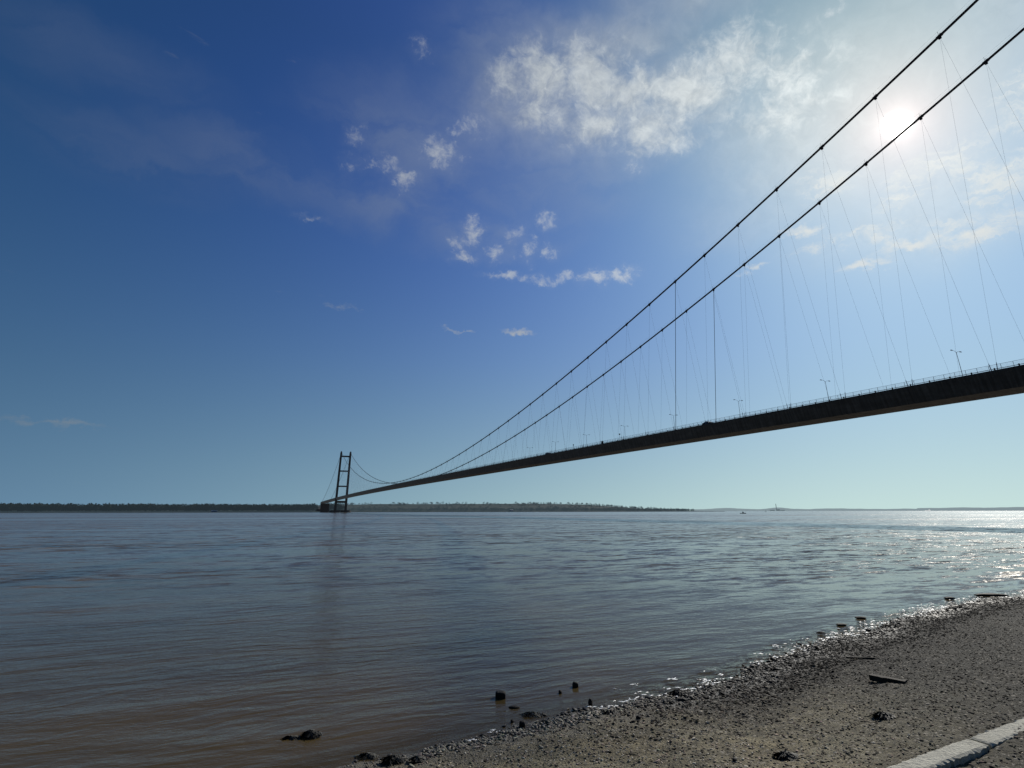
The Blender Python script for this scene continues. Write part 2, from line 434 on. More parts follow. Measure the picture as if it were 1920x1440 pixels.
# ------------------------------------------------------------------ foreshore
def beach_h(u, v):
    s = shore_s(u, v)
    s = s + (0.8 * fbm(u * 0.55, v * 0.55, 4, 3) + 0.45 * fbm(u * 2.4, v * 2.4, 3, 9)) * np.clip((4.2 - s) / 1.5, 0, 1)
    h = np.where(s > 0, 0.118 * s + 0.006 * np.clip(s - 2, 0, 5) ** 2, 0.13 * s)
    h = np.where(s > 3.9, 0.545 + np.clip(s - 4.6, 0, .2) * .27 + np.clip(s - 5.6, 0, 30) * .12, np.minimum(h, .545))
    h = np.clip(h, -3, 1.4)
    amp = np.clip((2.0 - np.abs(s - 0.8)) / 2.0, 0.25, 1) * np.clip((u + 3) / 7, 0.35, 1)
    h = h + amp * 0.055 * fbm(u * 5.5, v * 5.5, 3, 21) + 0.030 * fbm(u * 13, v * 13, 3, 33) + 0.05 * fbm(u * 1.2, v * 1.2, 3, 5)
    return h
def beach_mat(g, bs, tc):
    x, y, z = g.sep(tc)
    n1 = g.noise(tc, 0.7, 5, 0.6)
    n2 = g.noise(tc, 5.0, 6, 0.7)
    grit = g.voro(tc, 38.0, 'Color')
    gr = g.sep(grit)[0]
    grit2 = g.sep(g.voro(tc, 85.0, 'Color'))[1]
    shell = g.m('GREATER_THAN', gr, 0.93)
    dark = g.m('LESS_THAN', g.sep(grit)[1], 0.20)
    sand = g.mix(g.ss(g.m('SUBTRACT', g.m('MULTIPLY', x, -0.10), g.m('MULTIPLY', g.m('SUBTRACT', n1, 0.5), -2.2)), -0.75, 0.3), (0.136, 0.121, 0.080), (0.162, 0.134, 0.078))
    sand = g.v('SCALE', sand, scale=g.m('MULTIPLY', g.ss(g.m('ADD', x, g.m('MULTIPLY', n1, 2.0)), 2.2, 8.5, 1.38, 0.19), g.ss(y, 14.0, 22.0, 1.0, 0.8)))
    c = g.v('SCALE', sand, scale=g.lin(n2, 0.25, 0.75, 0.6, 1.35))
    nb = g.noise(g.v('MULTIPLY', tc, (0.35, 0.9, 4.0)), 1.0, 5, 0.6)
    c = g.v('SCALE', c, scale=g.ss(nb, 0.36, 0.62, 0.72, 1.18))
    strand = g.ss(g.m('ADD', z, g.m('MULTIPLY', g.m('SUBTRACT', n2, 0.5), 0.30)), 0.34, 0.12)
    strand = g.m('MULTIPLY', strand, g.ss(x, 0.5, 3.5, 0.15, 0.92))
    c = g.mix(strand, c, (0.016, 0.013, 0.009))
    c = g.v('SCALE', c, scale=g.lin(grit2, 0, 1, 0.62, 1.4))
    c = g.mix(g.m('MULTIPLY', shell, 0.75), c, (0.30, 0.27, 0.22))
    c = g.mix(g.m('MULTIPLY', dark, 0.55), c, (0.022, 0.020, 0.018))
    # wet band by the water
    wet = g.ss(g.m('ADD', z, g.m('MULTIPLY', g.m('SUBTRACT', n2, 0.5), 0.10)), 0.17, 0.0)
    c = g.mix(g.m('MULTIPLY', wet, 0.72), c, (0.024, 0.020, 0.016))
    g.put(bs.inputs['Base Color'], c)
    g.put(bs.inputs['Roughness'], g.lin(wet, 0, 1, 0.95, 0.5))
    h = g.m('ADD', g.m('MULTIPLY', g.noise(tc, 30, 5, 0.7), 0.7), g.m('MULTIPLY', g.voro(tc, 38.0), -0.4))
    g.put(bs.inputs['Normal'], g.bump(h, 1.0, 0.028))
M_beach = material('shingle', (0.12, 0.1, 0.08), 0.9, 0.3, build=beach_mat)
def grid(name, us, vs, hf, mat):
    U, W = np.meshgrid(us, vs)
    H = hf(U, W)
    V = np.stack([U.ravel(), W.ravel(), H.ravel()], 1)
    nu, nv = len(us), len(vs)
    i = np.arange(nu - 1)[None, :] + nu * np.arange(nv - 1)[:, None]
    F = np.stack([i, i + 1, i + nu + 1, i + nu], -1).reshape(-1, 4)
    o = np_mesh(name, V, F, mat, smooth=True)
    o.location = (CX, CY, 0); o.rotation_euler = (0, 0, -YAW)
    return o
us = np.concatenate([np.arange(-60, -8, 1.0), np.arange(-8, -4, 0.1), np.arange(-4, 12, 0.036), np.arange(12, 26, 0.08), np.arange(26, 120, 1.5)])
vs = np.concatenate([np.arange(-60, 0, 1.5), np.arange(0, 5, 0.2), np.arange(5, 15, 0.036), np.arange(15, 26, 0.07), np.arange(26, 110, 1.5)])
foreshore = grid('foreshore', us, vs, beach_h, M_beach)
tag(foreshore, kind='structure')

# gravel: tens of thousands of small stones and shells
ICO_V = []
t = (1 + 5 ** .5) / 2
for p in ((-1, t, 0), (1, t, 0), (-1, -t, 0), (1, -t, 0), (0, -1, t), (0, 1, t), (0, -1, -t), (0, 1, -t), (t, 0, -1), (t, 0, 1), (-t, 0, -1), (-t, 0, 1)): ICO_V.append(p)
ICO_V = np.array(ICO_V) / math.sqrt(1 + t * t)
ICO_F = np.array([(0, 11, 5), (0, 5, 1), (0, 1, 7), (0, 7, 10), (0, 10, 11), (1, 5, 9), (5, 11, 4), (11, 10, 2), (10, 7, 6), (7, 1, 8), (3, 9, 4), (3, 4, 2), (3, 2, 6), (3, 6, 8), (3, 8, 9), (4, 9, 5), (2, 4, 11), (6, 2, 10), (8, 6, 7), (9, 8, 1)])
def stones(name, uv, size, flat, col, sink=0.3):
    n = len(uv)
    B = ICO_V[None] * (1 + 0.35 * rng.standard_normal((n, 12, 1)).clip(-1.2, 1.2))
    sc = np.stack([size * rng.uniform(.8, 1.7, n), size * rng.uniform(.7, 1.1, n), size * flat], 1)
    B = B * sc[:, None, :]
    th = rng.uniform(0, 6.28, n); c, s_ = np.cos(th)[:, None], np.sin(th)[:, None]
    X = B[:, :, 0] * c - B[:, :, 1] * s_; Y = B[:, :, 0] * s_ + B[:, :, 1] * c
    tilt = rng.uniform(-.5, .5, n)[:, None]
    Z = B[:, :, 2] + X * tilt
    z0 = beach_h(uv[:, 0], uv[:, 1]) + size * flat * (1 - 2 * sink) * .5
    P = np.stack([X + uv[:, :1], Y + uv[:, 1:2], Z + z0[:, None]], -1).reshape(-1, 3)
    F = (ICO_F[None] + 12 * np.arange(n)[:, None, None]).reshape(-1, 3)
    C = np.repeat(col, 12, axis=0)
    return P, F, C
def stone_mat(g, bs, tc):
    a = g.node('ShaderNodeVertexColor'); a.layer_name = 'tint'
    z = g.sep(tc)[2]
    n = g.noise(tc, 60, 3, 0.6)
    x_ = g.sep(tc)[0]
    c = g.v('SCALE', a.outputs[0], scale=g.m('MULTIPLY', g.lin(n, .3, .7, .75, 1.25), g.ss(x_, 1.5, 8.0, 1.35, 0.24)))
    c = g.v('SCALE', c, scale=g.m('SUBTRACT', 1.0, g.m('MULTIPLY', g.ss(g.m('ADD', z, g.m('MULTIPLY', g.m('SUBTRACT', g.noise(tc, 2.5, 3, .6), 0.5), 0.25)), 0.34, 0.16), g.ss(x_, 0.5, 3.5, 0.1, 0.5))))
    wet = g.ss(z, 0.14, 0.02)
    c = g.mix(g.m('MULTIPLY', wet, 0.6), c, (0.012, 0.011, 0.010))
    g.put(bs.inputs['Base Color'], c)
    g.put(bs.inputs['Roughness'], g.lin(wet, 0, 1, 0.95, 0.62))
    bs.inputs['Specular IOR Level'].default_value = 0.18
M_gravel = material('gravel_stones', (0.1, 0.1, 0.1), 0.8, 0.35, build=stone_mat)
def scatter(n, sfun, umin=-4.5, umax=24):
    out = []
    tot_ = 0
    while tot_ < n:
        # nearer ground gets more stones
        u = rng.uniform(umin, umax, 60000); v = rng.uniform(4.5, 26, 60000)
        s_ = shore_s(u, v)
        p = sfun(s_, u, v) * np.clip(9.0 / np.hypot(u, v), 0.15, 1.3)
        # inside the view wedge only
        p = p * (np.abs(np.arctan2(u, v)) < 0.87)
        k = rng.uniform(0, 1, 60000) < p
        out.append(np.stack([u[k], v[k]], 1)); tot_ += k.sum()
    return np.concatenate(out)[:n]
PV, PF, PC = [], [], []
def batch(uv, size, flat, base, spread, light=0.06, sink=.3):
    n = len(uv)
    c = np.array(base)[None] * np.exp(rng.normal(0, spread, (n, 1))) * (1 + rng.normal(0, .06, (n, 3)))
    li = rng.uniform(0, 1, n) < light
    c[li] = np.array([0.36, 0.33, 0.27]) * rng.uniform(.6, 1.2, (li.sum(), 1))
    P, F, C = stones('', uv, size, flat, c.clip(0.005, .8), sink)
    PF.append(F + sum(len(q_) for q_ in PV)); PV.append(P); PC.append(C)
batch(scatter(30000, lambda s_, u, v: (s_ > -0.05) * 0.5), rng.uniform(.007, .017, 30000), .5, (.145, .122, .090), .55, .15)
batch(scatter(1600, lambda s_, u, v: (s_ > -0.1) * 0.5), rng.uniform(.014, .030, 1600), .34, (.10, .083, .062), .5, .07)
n_ = 10500   # the dark strand line of stones and wrack at the water's edge
batch(scatter(n_, lambda s_, u, v: np.exp(-((s_ - 0.75) / 0.75) ** 2) * np.clip((u - 0.5) / 5, 0.03, 1)), rng.uniform(.009, .030, n_), .36, (.032, .026, .019), .75, .06, .2)
n_ = 1500
batch(scatter(n_, lambda s_, u, v: np.exp(-((s_ - 0.10) / 0.30) ** 2) * np.clip((u + .5) / 3, 0.08, 1)), rng.uniform(.018, .055, n_), .42, (.032, .027, .022), .5, .06, .2)
n_ = 1600   # pale shells along the edge on the left
batch(scatter(n_, lambda s_, u, v: np.exp(-((s_ - 0.18) / 0.16) ** 2) * ((u > -1.3) & (u < 5)), umax=6), rng.uniform(.014, .032, n_), .4, (.20, .18, .14), .5, .30, .1)
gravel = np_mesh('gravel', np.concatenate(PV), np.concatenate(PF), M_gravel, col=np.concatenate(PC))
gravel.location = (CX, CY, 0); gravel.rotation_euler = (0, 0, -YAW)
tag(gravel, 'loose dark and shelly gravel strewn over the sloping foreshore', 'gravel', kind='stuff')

# white mesh flecks standing in for sun glints where wavelets lap the stones
def glint_mat(g, bs, tc):
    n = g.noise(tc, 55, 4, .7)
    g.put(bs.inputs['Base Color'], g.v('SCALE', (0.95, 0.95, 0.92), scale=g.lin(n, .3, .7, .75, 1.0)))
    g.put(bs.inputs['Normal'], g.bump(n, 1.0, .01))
M_glint = material('glint_flecks', (.8, .8, .8), .25, .6, build=glint_mat)
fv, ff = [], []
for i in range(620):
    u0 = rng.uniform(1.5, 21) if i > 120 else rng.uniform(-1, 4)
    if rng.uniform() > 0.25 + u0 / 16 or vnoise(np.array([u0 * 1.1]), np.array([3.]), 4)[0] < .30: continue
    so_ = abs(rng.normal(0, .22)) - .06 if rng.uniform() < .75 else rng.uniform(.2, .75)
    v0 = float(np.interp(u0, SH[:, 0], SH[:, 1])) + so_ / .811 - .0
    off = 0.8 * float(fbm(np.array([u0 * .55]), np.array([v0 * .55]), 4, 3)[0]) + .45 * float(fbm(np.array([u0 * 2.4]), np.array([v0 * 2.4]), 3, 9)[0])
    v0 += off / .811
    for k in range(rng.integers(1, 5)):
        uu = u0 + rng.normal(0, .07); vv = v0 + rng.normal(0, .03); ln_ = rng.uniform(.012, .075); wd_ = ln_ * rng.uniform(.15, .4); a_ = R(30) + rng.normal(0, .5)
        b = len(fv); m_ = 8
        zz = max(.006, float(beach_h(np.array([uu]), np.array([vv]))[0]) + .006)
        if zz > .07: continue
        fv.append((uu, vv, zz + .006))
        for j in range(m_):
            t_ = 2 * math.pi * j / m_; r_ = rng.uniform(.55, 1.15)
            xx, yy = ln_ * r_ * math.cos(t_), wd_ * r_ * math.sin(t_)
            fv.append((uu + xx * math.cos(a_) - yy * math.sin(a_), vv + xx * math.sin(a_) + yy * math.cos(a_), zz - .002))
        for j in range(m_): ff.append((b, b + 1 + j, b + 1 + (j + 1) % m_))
glint_flecks = np_mesh('glint_flecks', np.array(fv), np.array(ff), M_glint)
glint_flecks.location = (CX, CY, 0); glint_flecks.rotation_euler = (0, 0, -YAW)
tag(glint_flecks, 'white flecks standing in for sun glints where the water laps the stones', 'glint_flecks', kind='stuff')

# ------------------------------------------------------------------ single rocks, wrack, timber, edging
M_rock = material('wet_rock', (0.014, 0.012, 0.010), 0.75, 0.2, var=.5, vscale=9, bump=.02, bscale=18)
M_weed = material('wrack', (0.013, 0.012, 0.007), 0.6, 0.35, var=.5, vscale=14, bump=.02, bscale=40)
M_wood = material('driftwood', (0.035, 0.029, 0.022), 0.85, 0.2, var=.4, vscale=4, bump=.008, bscale=25)
def rock_bm(sx, sy, sz, seed, box=0.0, rough=.16, sub=3):
    import bmesh
    bm = bmesh.new(); bmesh.ops.create_icosphere(bm, subdivisions=sub, radius=1)
    rs = np.random.default_rng(seed); o = rs.uniform(0, 50, 3)
    V = np.array([v.co[:] for v in bm.verts])
    if box: 
        m_ = np.abs(V).max(1)[:, None]; V = V * (1 - box) + V / m_ * box * 0.82
    nn = fbm(V[:, 0] * 1.7 + o[0] + V[:, 2], V[:, 1] * 1.7 + o[1] - V[:, 2] * .7, 4, seed)
    V = V * (1 + rough * 4 * nn[:, None] * (.5 + rs.uniform(0, .5)))
    V = V * np.array([sx, sy, sz]) / 2
    F = np.array([[v.index for v in f.verts] for f in bm.faces]); bm.free()
    return V, F
def rock(name, label, cat, u, v, sx, sy, sz, seed, z=None, box=0., rough=.16, mat=None, rz=0., group=None, sink=.25):
    V, F = rock_bm(sx, sy, sz, seed, box, rough)
    o = np_mesh(name, V, F, mat or M_rock, smooth=box < .3)
    zz = (float(beach_h(np.array([u]), np.array([v]))[0]) + sz * (.5 - sink)) if z is None else z
    o.location = w(u, v, zz); o.rotation_euler = (0, 0, -YAW + rz)
    tag(o, label, cat, group); return o
def clump(name, label, cat, u, v, sx, sy, sz, seed, z=0.02, n=260, mat=None, core=True):
    """seaweed: a ragged heap of strands over a core stone"""
    rs = np.random.default_rng(seed); mb = MB()
    if core:
        V, F = rock_bm(sx * .75, sy * .75, sz, seed, 0, .25); mb.add(V + np.array([0, 0, sz * .15]), [tuple(f) for f in F])
    for i in range(n):
        a = rs.uniform(0, 6.28); r_ = rs.uniform(0, 1) ** .6
        x0, y0 = math.cos(a) * r_ * sx / 2, math.sin(a) * r_ * sy / 2
        h0 = max(0, 1 - r_ * r_) * sz * .55
        ln = rs.uniform(.03, .09) ; a2 = a + rs.normal(0, .9)
        dx_, dy_ = math.cos(a2) * ln, math.sin(a2) * ln; wd = rs.uniform(.004, .011)
        px_, py_ = -math.sin(a2) * wd, math.cos(a2) * wd
        z1 = h0 + rs.uniform(0, .02); z2 = max(-.03, h0 - rs.uniform(0, .05)) 
        mb.add([(x0 - px_, y0 - py_, z1), (x0 + px_, y0 + py_, z1 + .008), (x0 + dx_ + px_, y0 + dy_ + py_, z2 + .008), (x0 + dx_ - px_, y0 + dy_ - py_, z2)], [(0, 1, 2, 3)])
    o = mb.build(name, mat or M_weed)
    zz = max(z, float(beach_h(np.array([u]), np.array([v]))[0]) + .01)
    o.location = w(u, v, zz); o.rotation_euler = (0, 0, -YAW)
    tag(o, label, cat); return o

rock('stone_block', 'squared dark stone block standing alone in the shallow water', 'rock', -.31, 10.62, .205, .18, .15, 3, z=.03, box=.85, rough=.05)
rock('rock', 'small dark rounded rock sticking out of the water, farthest out of the upright stones', 'rock', 1.02, 11.21, .125, .12, .12, 5, z=.022, box=.3, rough=.12)
rock('rock', 'tiny dark peaked rock between the squared block and the rounded rock', 'rock', .72, 10.85, .065, .06, .08, 8, z=.012, rough=.2)
rock('rock', 'narrow pointed dark rock rising from the water close to the shelly edge', 'rock', 1.17, 10.25, .07, .06, .13, 12, z=.03, rough=.18)
rock('rock', 'low flat dark rock barely breaking the surface nearer than the squared block', 'rock', -.07, 10.12, .18, .09, .05, 15, z=.005, rough=.2)
rock('rock', 'small upright dark stone at the water line below the weedy shoals', 'rock', .05, 9.32, .10, .09, .12, 18, z=.02, box=.4, rough=.1)
rock('rock', 'little dark pebble in the shallows left of the upright stone', 'rock', -.10, 9.50, .05, .05, .05, 19, z=.01)
clump('seaweed_clump', 'thin dark weed shoal breaking the shallows beside the pointed rock', 'seaweed', .22, 9.78, .34, .16, .05, 21, z=.0, n=90, core=False)
clump('seaweed_clump', 'large dark seaweed covered rock alone in the shallows at lower left', 'seaweed', -2.93, 8.97, .23, .15, .085, 24, z=.01, n=300)
clump('seaweed_clump', 'loose olive weed trailing left of the seaweed covered rock', 'seaweed', -3.18, 8.90, .20, .08, .02, 25, z=.0, n=120, core=False)
clump('seaweed_clump', 'black bushy seaweed heap at the bottom edge of the picture', 'seaweed', -1.56, 8.02, .24, .15, .08, 27, z=.03, n=320)
clump('seaweed_clump', 'small black seaweed tuft just right of the bushy heap', 'seaweed', -1.27, 8.00, .12, .09, .05, 28, z=.03, n=100)
clump('seaweed_clump', 'flat dark strip of weed at the left tip of the shingle', 'seaweed', -1.96, 8.29, .22, .07, .03, 29, z=.01, n=110, core=False)
clump('seaweed_clump', 'flattened dark weed lying on the shingle just inland of the pointed rock', 'seaweed', 1.43, 9.66, .24, .12, .04, 31, z=.02, n=170)
rock('rock', 'small dark stone on the shingle right of the flattened weed', 'rock', 1.75, 9.25, .075, .07, .06, 33)
clump('seaweed_clump', 'black seaweed lump on the shingle in front of the concrete edging, nearer one', 'seaweed', 3.03, 7.33, .22, .15, .07, 35, n=260)
clump('seaweed_clump', 'black seaweed lump on the shingle between the timber and the concrete edging', 'seaweed', 4.81, 8.33, .21, .17, .08, 37, n=260)
rock('rock', 'small dark stone left of the nearer seaweed lump', 'rock', 2.45, 7.33, .06, .05, .04, 39)
rock('rock', 'flat dark slab of stone afloat-looking in the water, middle of the row of three', 'rock', 8.9, 16.63, .30, .15, .06, 41, z=.02, rough=.2)
rock('rock', 'flat dark slab of stone in the water, farthest right of the row of three', 'rock', 10.04, 17.64, .32, .15, .06, 43, z=.02, rough=.2)
rock('rock', 'thin dark stone just awash in the water, leftmost of the row of three', 'rock', 7.83, 15.68, .22, .10, .04, 45, z=.008, rough=.2)
rock('rock', 'dark low rock off the far end of the strand line', 'rock', 15.41, 21.26, .38, .2, .09, 47, z=.03, rough=.2)
rock('rock', 'long dark low rock at the right edge where the water meets the strand line', 'rock', 17.5, 22.0, 1.2, .28, .12, 49, z=.03, rough=.2, rz=-.1)
clump('seaweed_clump', 'dark weed patch at the foot of the small shingle knoll right of centre', 'seaweed', 2.75, 10.72, .26, .16, .06, 51, z=.03, n=200)

# timber
def beam(name, label, a, b, wd, th, z):
    A, B = Vector(w(*a, z)), Vector(w(*b, z)); d_ = B - A; ln = d_.length
    mb = MB(); 
    n = 9
    for i in range(n):
        pass
    ys = np.linspace(-ln / 2, ln / 2, n); sec = [(-wd / 2, 0), (wd / 2, .004), (wd / 2 - .006, th), (-wd / 2 + .004, th - .006)]
    vs_, fs_ = [], []
    for i, y in enumerate(ys):
        for x, z_ in sec: vs_.append((x + rng.normal(0, .003), y, z_ + rng.normal(0, .003)))
    for i in range(n - 1):
        for k in range(4):
            k2 = (k + 1) % 4; fs_.append((i * 4 + k, i * 4 + k2, (i + 1) * 4 + k2, (i + 1) * 4 + k))
    fs_ += [(0, 1, 2, 3), tuple((n - 1) * 4 + k for k in (3, 2, 1, 0))]
    mb.add(vs_, fs_)
    o = mb.build(name, M_wood); o.location = (A + B) / 2
    o.rotation_euler = (0, .03, math.atan2(-d_.x, d_.y)); tag(o, label, 'timber'); return o
def hz(u, v): return float(beach_h(np.array([u]), np.array([v]))[0])
beam('driftwood_plank', 'short dark squared timber lying on the open shingle', (5.95, 10.48), (6.30, 10.10), .13, .085, hz(6.1, 10.3) - .01)
beam('driftwood_plank', 'long thin board half buried in the dark strand line', (6.65, 12.45), (7.65, 12.30), .07, .03, hz(7.1, 12.3) + .0)

# concrete edging: two blocks with a joint
def conc(g, bs, tc):
    n1 = g.noise(tc, 2.2, 6, .65); n2 = g.noise(tc, 26, 6, .7); pit = g.voro(tc, 30)
    c = g.v('SCALE', (0.40, 0.385, 0.32), scale=g.lin(n1, .25, .75, .75, 1.2))
    c = g.v('SCALE', c, scale=g.lin(n2, .2, .8, .7, 1.25))
    c = g.mix(g.m('MULTIPLY', g.ss(g.noise(tc, 11, 5, .7), .60, .72), .6), c, (0.06, 0.055, 0.045))
    g.put(bs.inputs['Base Color'], c)
    g.put(bs.inputs['Normal'], g.bump(g.m('ADD', n2, g.m('MULTIPLY', pit, .5)), 1.0, .012))
M_conc = material('weathered_concrete', (.2, .2, .2), .9, .2, build=conc)
ka, kb, kj = Vector((3.59, 6.40)), Vector((6.15, 7.69)), Vector((4.99, 7.10))
kd = (kb - ka).normalized(); kn = Vector((kd.y, -kd.x))
def edging(label, s0, s1, seed, wd=.215):
    rs = np.random.default_rng(seed); mb = MB(); n = int((s1 - s0) / .035) + 1; nw = 9
    vs_, fs_ = [], []
    for i in range(n + 1):
        s_ = s0 + (s1 - s0) * i / n
        for k in range(nw + 2):
            if k == 0: off, dz_ = 0.0, -.25
            elif k == nw + 1: off, dz_ = wd, -.25
            else:
                t_ = (k - 1) / (nw - 1); off = wd * t_; dz_ = 0
                if k in (1, nw): dz_ = -.012 + .010 * float(rs.normal())* .5
                off += float(rs.normal()) * (.006 if k in (1, nw) else .002)
            p = kj + kd * s_ + kn * off
            dz_ += (.0015 * float(rs.normal()) if 0 < k < nw + 1 else 0)
            if i in (0, n): dz_ -= .01
            zz = .612 + (s_ * .010)
            vs_.append((p.x, p.y, zz + dz_))
    m_ = nw + 2
    for i in range(n):
        for k in range(m_ - 1): fs_.append((i * m_ + k, i * m_ + k + 1, (i + 1) * m_ + k + 1, (i + 1) * m_ + k))
    fs_ += [tuple(range(m_ - 1, -1, -1)), tuple(n * m_ + k for k in range(m_))]
    mb.add(vs_, fs_); o = mb.build('concrete_edging', M_conc, smooth=False)
    o.location = (CX, CY, 0); o.rotation_euler = (0, 0, -YAW)
    tag(o, label, 'edging', 'concrete edging blocks along the top of the shingle')
edging('pale concrete edging block nearer the bottom of the picture, below the joint', -4.2, -.02, 4)
edging('pale concrete edging block running out at the right, above the joint', .02, 5.5, 5)

# ------------------------------------------------------------------ bridge
M_conc_d = material('tower_concrete', (0.035, 0.036, 0.040), .85, .2, var=.2, vscale=.1)
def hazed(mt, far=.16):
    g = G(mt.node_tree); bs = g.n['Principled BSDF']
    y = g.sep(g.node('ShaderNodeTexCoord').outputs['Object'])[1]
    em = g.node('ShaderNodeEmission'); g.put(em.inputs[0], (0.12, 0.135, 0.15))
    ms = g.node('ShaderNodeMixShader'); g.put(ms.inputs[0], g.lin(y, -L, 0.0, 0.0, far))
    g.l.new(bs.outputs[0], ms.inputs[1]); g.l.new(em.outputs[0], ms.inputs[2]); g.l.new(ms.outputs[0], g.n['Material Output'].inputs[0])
def steel(g, bs, tc):
    n = g.noise(g.v('MULTIPLY', tc, (1, .25, 1)), .6, 6, .7)
    p = g.sep(tc)[1]
    seam = g.m('LESS_THAN', g.m('ABSOLUTE', g.m('SUBTRACT', g.m('FRACT', g.m('DIVIDE', p, 18.23)), .5)), .004)
    c = g.mix(g.ss(n, .35, .7), (0.046, 0.043, 0.039), (0.078, 0.073, 0.066))
    stain = g.noise(g.v('MULTIPLY', tc, (.3, 1.6, .12)), 1.0, 5, .7)
    c = g.v('SCALE', c, scale=g.ss(stain, .35, .68, .6, 1.5))
    seam2 = g.m('LESS_THAN', g.m('ABSOLUTE', g.m('SUBTRACT', g.m('FRACT', g.m('DIVIDE', p, 4.5575)), .5)), .012)
    c = g.mix(g.m('MULTIPLY', seam2, .35), c, (0.12, 0.105, 0.085))
    c = g.mix(g.m('MULTIPLY', seam, .5), c, (0.006, 0.006, 0.006))
    g.put(bs.inputs['Base Color'], c)
M_deck = material('deck_steel', (.02, .02, .02), .75, .15, build=steel)
M_cable = material('cable_paint', (0.022, 0.018, 0.022), .7, .2)
M_rail = material('rail_galvanised', (0.12, 0.13, 0.14), .6, .3)
M_dark = material('dark_fittings', (0.015, 0.015, 0.017), .6, .3)
M_hang = material('hanger_wire', (0.26, 0.31, 0.40), .7, .2)
M_hangd = material('hanger_wire_dark', (0.02, 0.022, 0.03), .7, .2)
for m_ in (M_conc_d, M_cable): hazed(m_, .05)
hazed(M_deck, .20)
bridge = empty('suspension_bridge', (0, L, 0))
tag(bridge, 'long suspension bridge with a slim dark deck and twin cables crossing the estuary', 'bridge')
BO = Vector((0, L, 0))
def bpart(mb, name, mat, parent=None, smooth=False):
    """mesh in world coordinates -> child of the bridge"""
    p = parent or bridge
    mb.v = [(a, b - L, c) for a, b, c in mb.v]
    return mb.build(name, mat, p, smooth=smooth)
YS = list(np.arange(8, 400, 9.0)) + list(np.arange(400, L + 440, 18.0))
YE = YS[-1]
def dz_end(Y):                      # the deck profile, near end bent upward to fit its edge in the image
    return deck_z(Y) + 0.25 * max(0.0, (75 - Y) / 30)
sec = [(-13.2, 0), (-13.2, -.45), (-12.1, -4.3), (-5.2, -4.5), (9.0, -2.3), (13.2, -.5), (13.2, 0)]
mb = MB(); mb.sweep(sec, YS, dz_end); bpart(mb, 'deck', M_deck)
# raised carriageways either side of a median
M_asph = material('asphalt', (0.05, 0.05, 0.052), .9, .2, var=.2, vscale=.5)
mb = MB()
mb.sweep([(-10.2, .004), (-10.2, .16), (-.6, .22), (-.6, .004)], YS, dz_end)
mb.sweep([(.6, .004), (.6, .22), (10.2, .16), (10.2, .004)], YS, dz_end)
bpart(mb, 'carriageway', M_asph)
def railing(x, name, dense):
    mb = MB(); ye = 700 if dense else L + 400
    ys = [y for y in YS if y <= ye]
    for h, r_ in ((1.18, .035), (.92, .012), (.70, .012), (.48, .012), (.26, .012)):
        mb.tube([(x, y, dz_end(y) + h) for y in ys], r_ if r_ > .02 else .016, 4)
    y = 8.0
    while y < ye:
        mb.box(x - .03, x + .03, y - .03, y + .03, dz_end(y) - .02, dz_end(y) + 1.18); y += 2.279 if y < 500 else 9.1
    return bpart(mb, name, M_rail)
railing(-13.08, 'parapet_railing', True); railing(13.08, 'parapet_railing', False)
def barrier(x, name):
    mb = MB(); ys = [y for y in YS if y <= 760]
    for h in (.80, .52): mb.sweep([(x - .03, h - .07), (x + .03, h - .07), (x + .03, h + .07), (x - .03, h + .07)], ys, dz_end)
    y = Y0 - 4.5575 * 13
    while y < 760:
        z_ = dz_end(y); mb.box(x - .09, x + .09, y - .11, y + .11, z_, z_ + 1.02); y += 4.5575
    return bpart(mb, name, M_dark)
barrier(-10.35, 'crash_barrier'); barrier(10.35, 'crash_barrier')
# hanger brackets and hangers
nclamp = int((L - 40 - Y0) / SP) + 1
ks = list(range(-3, nclamp))
def Yc(k): return Y0 + k * SP
def hanger_mesh(mb, X, yc, ya, r_, n=5):
    za = dz_end(ya) + .25; zc = cable_z(yc) - .25
    a, c = Vector((X, ya, za)), Vector((X, yc, zc)); d_ = (c - a); ln = d_.length
    if ln < 1.2: return
    d_ /= ln
    mb.tube([a, c], r_, n)
    if ln > 8: mb.tube([a, a + d_ * 1.6, a + d_ * 2.0], [.09, .09, .05], 6); 
pairs = []
for k in ks:
    for X in (-HS, HS):
        for sgn in (-1, 1):
            ya = Yc(k) + sgn * (SP / 2 - .55)
            if ya < 12 or ya > L - 6: continue
            pairs.append((k, X, sgn, Yc(k), ya))
vis = [p for p in pairs if p[0] >= (-1 if p[1] < 0 else -1)]
vis.sort(key=lambda p: p[0])
first, rest = vis[:100], vis[100:] 
for (k, X, sgn, yc, ya) in first:
    mb = MB()
    special = (k == 6 and sgn == (1))
    hanger_mesh(mb, X, yc, ya, (.095 if special else .016 + max(0, k) * .0008), 6)
    o = bpart(mb, 'hanger', M_hangd if special else M_hang)
    if special: o['label'] = 'darker vertical hanger on the %s cable' % ('near' if X < 0 else 'far')
mb = MB()
for (k, X, sgn, yc, ya) in rest: hanger_mesh(mb, X, yc, ya, .045, 4)
